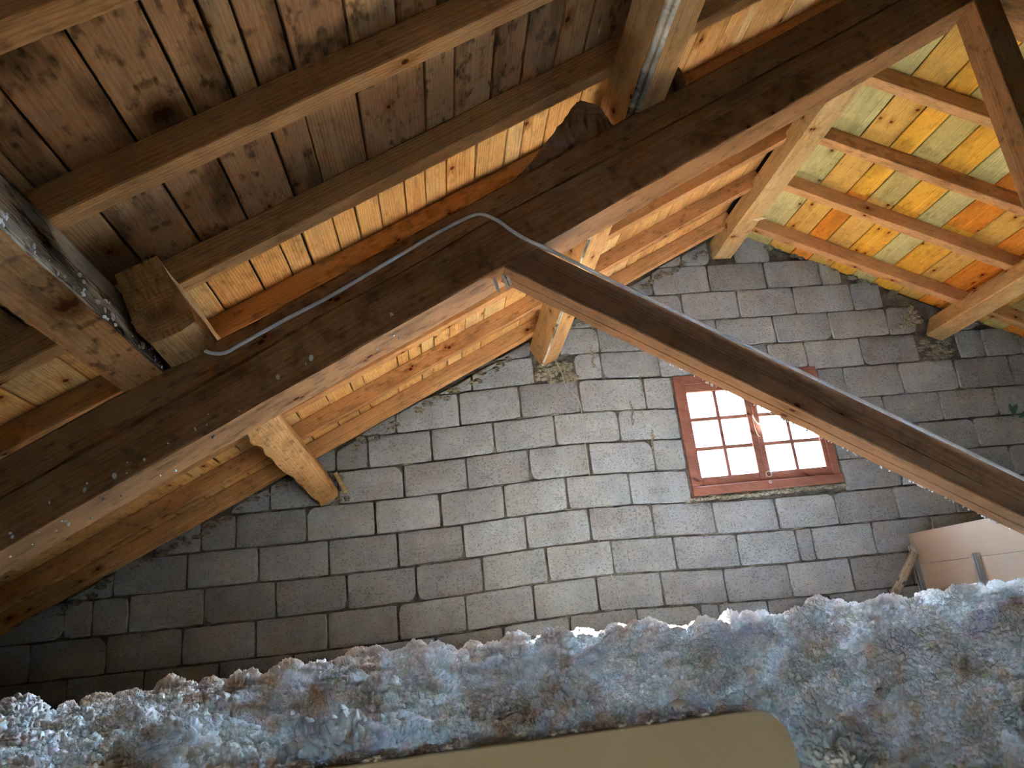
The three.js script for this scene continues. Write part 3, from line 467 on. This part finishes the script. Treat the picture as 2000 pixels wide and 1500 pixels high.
// ------------------------------------------------------------------ hatch board close to the viewer
{
  const s = new THREE.Shape(); s.moveTo(0, -0.4); s.lineTo(0.58, -0.4); s.lineTo(0.58, -0.04); s.quadraticCurveTo(0.578, -0.012, 0.563, -0.003); s.quadraticCurveTo(0.556, 0, 0.548, 0.0); s.lineTo(0, -0.004); s.closePath();
  const g = new THREE.ExtrudeGeometry(s, { depth: 0.012, bevelEnabled: true, bevelSize: 0.0015, bevelThickness: 0.0015, bevelSegments: 2 }); const m = mesh('hatch_board', g, M.cream); m.position.set(1.21, -0.040, 4.79);
  tag(m, 'cream board edge with rounded corner, out of focus at the bottom of the view', 'board');
}

// ------------------------------------------------------------------ blown white wool over the floor
{
  const ins = group('loose_insulation'); ins.userData.kind = 'stuff'; ins.userData.label = 'thick lumpy white blown insulation covering the attic floor'; ins.userData.category = 'insulation';
  const prof = (z) => -0.24 + 0.145 * sm(cl((z - 1.2) / 1.15)) - 0.05 * sm(cl((z - 3.0) / 1.3));
  const side = (x) => -0.035 * sm(cl((1.4 - x) / 2));
  const ground = (x, z) => prof(z) + side(x) + 0.05 * (fbm(x * 0.9 + 5, z * 0.9 + 3, 31, 3) - 0.45) + 0.1 * (fbm(x * 3.2, z * 3.2, 32, 3) - 0.45) ;
  const nx = 360, nz = 170, x0 = -3.3, x1 = 11.5, za = -0.01, zb = 7.0, pos = [], idx = [];
  for (let j = 0; j <= nz; j++) for (let i = 0; i <= nx; i++) { const x = x0 + (x1 - x0) * i / nx, z = za + (zb - za) * j / nz, hatch = x > 0.88 && x < 1.84 && z > 4.78 && z < 6.0; pos.push(x, hatch ? -0.4 : ground(x, z) + 0.05 * (0.6 - worley(x * 11, 0, z * 11, 3)), z); }
  for (let j = 0; j < nz; j++) for (let i = 0; i < nx; i++) { const k = j * (nx + 1) + i; if ([k, k + 1, k + nx + 1, k + nx + 2].some((q) => pos[q * 3 + 1] === -0.4)) continue; idx.push(k, k + nx + 1, k + 1, k + 1, k + nx + 1, k + nx + 2); }
  const bg = new THREE.BufferGeometry(); bg.setAttribute('position', new THREE.Float32BufferAttribute(pos, 3)); bg.setIndex(idx); bg.computeVertexNormals(); part('base_layer', bg, M.fluff, ins);
  const R = rng(2025), big = [0, 1, 2, 3].map((k) => lump(100 + k, 38, [[1.5, 0.45], [4, 0.34], [9, 0.24], [20, 0.12]], 1)), small = [0, 1, 2].map((k) => lump(200 + k, 9, [[1.8, 0.75], [4.2, 0.35]]));
  const sets = new Map(); const put = (geo, x, y, z, s, sy) => { if (!sets.has(geo)) sets.set(geo, []); sets.get(geo).push([x, y, z, s, sy, R() * 6.3, (R() - 0.5) * 0.9, R()]); };
  const inHatch = (x, z) => x > 0.95 && x < 1.83 && z > 4.74;
  const scatter = (n, fn) => { for (let i = 0; i < n; i++) { const d = 0.35 + Math.sqrt(R()) * 5.2, x = EYE.x + 0.117 * d + (R() * 2 - 1) * (0.9 * d + 0.25), z = EYE.z - d; if (z < 0.02 || inHatch(x, z) || Math.hypot(x - EYE.x, z - EYE.z) < 0.5) continue; fn(x, z, d); } };
  const onTop = (x, y, z, s, n, lo, hi) => { for (let i = 0; i < n; i++) { const a = R() * 6.283, el = Math.asin(0.05 + 0.93 * R()), c = Math.cos(el) * s * 1.06; put(small[Math.floor(R() * 3)], x + c * Math.cos(a), y + Math.sin(el) * s * 1.0, z + c * Math.sin(a), lo + (hi - lo) * R() * R(), 0.8 + R() * 0.4); } };
  scatter(5200, (x, z) => { const s = 0.016 + 0.018 * R(), y = ground(x, z) + 0.006 + 0.012 * R(); put(big[Math.floor(R() * 4)], x, y, z, s, 0.7 + R() * 0.4); });
  scatter(860, (x, z) => { const s = (0.046 + 0.05 * R() * R() + 0.012 * R()) * (0.68 + 0.32 * sm(cl((z - 2) / 1.4))), y = ground(x, z) - s * 0.35 + 0.055 * R(); put(big[Math.floor(R() * 4)], x, y, z, s, 0.85 + R() * 0.4); onTop(x, y, z, s, 40, 0.004, 0.013); });
  scatter(1900, (x, z) => { const s = 0.018 + 0.026 * R(), y = ground(x, z) - 0.005 + 0.045 * R(); put(big[Math.floor(R() * 4)], x, y, z, s, 0.8 + R() * 0.5); onTop(x, y, z, s, 14, 0.004, 0.01); });
  scatter(20000, (x, z) => { const s = 0.005 + 0.01 * R(); put(small[Math.floor(R() * 3)], x, ground(x, z) + 0.012 + 0.03 * R(), z, s, 0.75 + R() * 0.45); });
  for (let i = 0; i < 420; i++) { const x = 1.86 + R() * 0.9, z = 4.15 + R() * 1.3, s = 0.018 + 0.03 * R() * R(); if (Math.hypot(x - EYE.x, z - EYE.z) < 0.45) continue; const y = ground(x, z) + 0.008 + 0.015 * R(); put(big[Math.floor(R() * 4)], x, y, z, s, 0.8 + R() * 0.4); onTop(x, y, z, s, 6, 0.003, 0.008); }
  for (let i = 0; i < 260; i++) put(small[Math.floor(R() * 3)], 1.22 + R() * 0.55, -0.041 + R() * R() * 0.006, 4.797 - R() * 0.012, 0.003 + R() * 0.004, 0.8);
  const q = new THREE.Quaternion(), e = new THREE.Euler(), mt = new THREE.Matrix4(), col = new THREE.Color();
  for (const [geo, list] of sets) {
    const im = new THREE.InstancedMesh(geo, M.fluff, list.length); im.name = kidName(ins, 'wool_tufts'); im.userData.kind = 'stuff'; im.castShadow = im.receiveShadow = true;
    list.forEach(([x, y, z, s, sy, a, b, c], i) => { q.setFromEuler(e.set(b, a, b * 0.7)); im.setMatrixAt(i, mt.compose(V(x, y, z), q, V(s, s * sy, s))); const k = 0.9 + 0.1 * c; im.setColorAt(i, col.setRGB(k, k * (0.985 + 0.015 * c), k * (0.96 + 0.04 * c))); });
    ins.add(im);
  }
}

scene.traverse((o) => { if (o.isMesh) { o.castShadow = true; o.receiveShadow = true; } });
renderer.render(scene, camera);
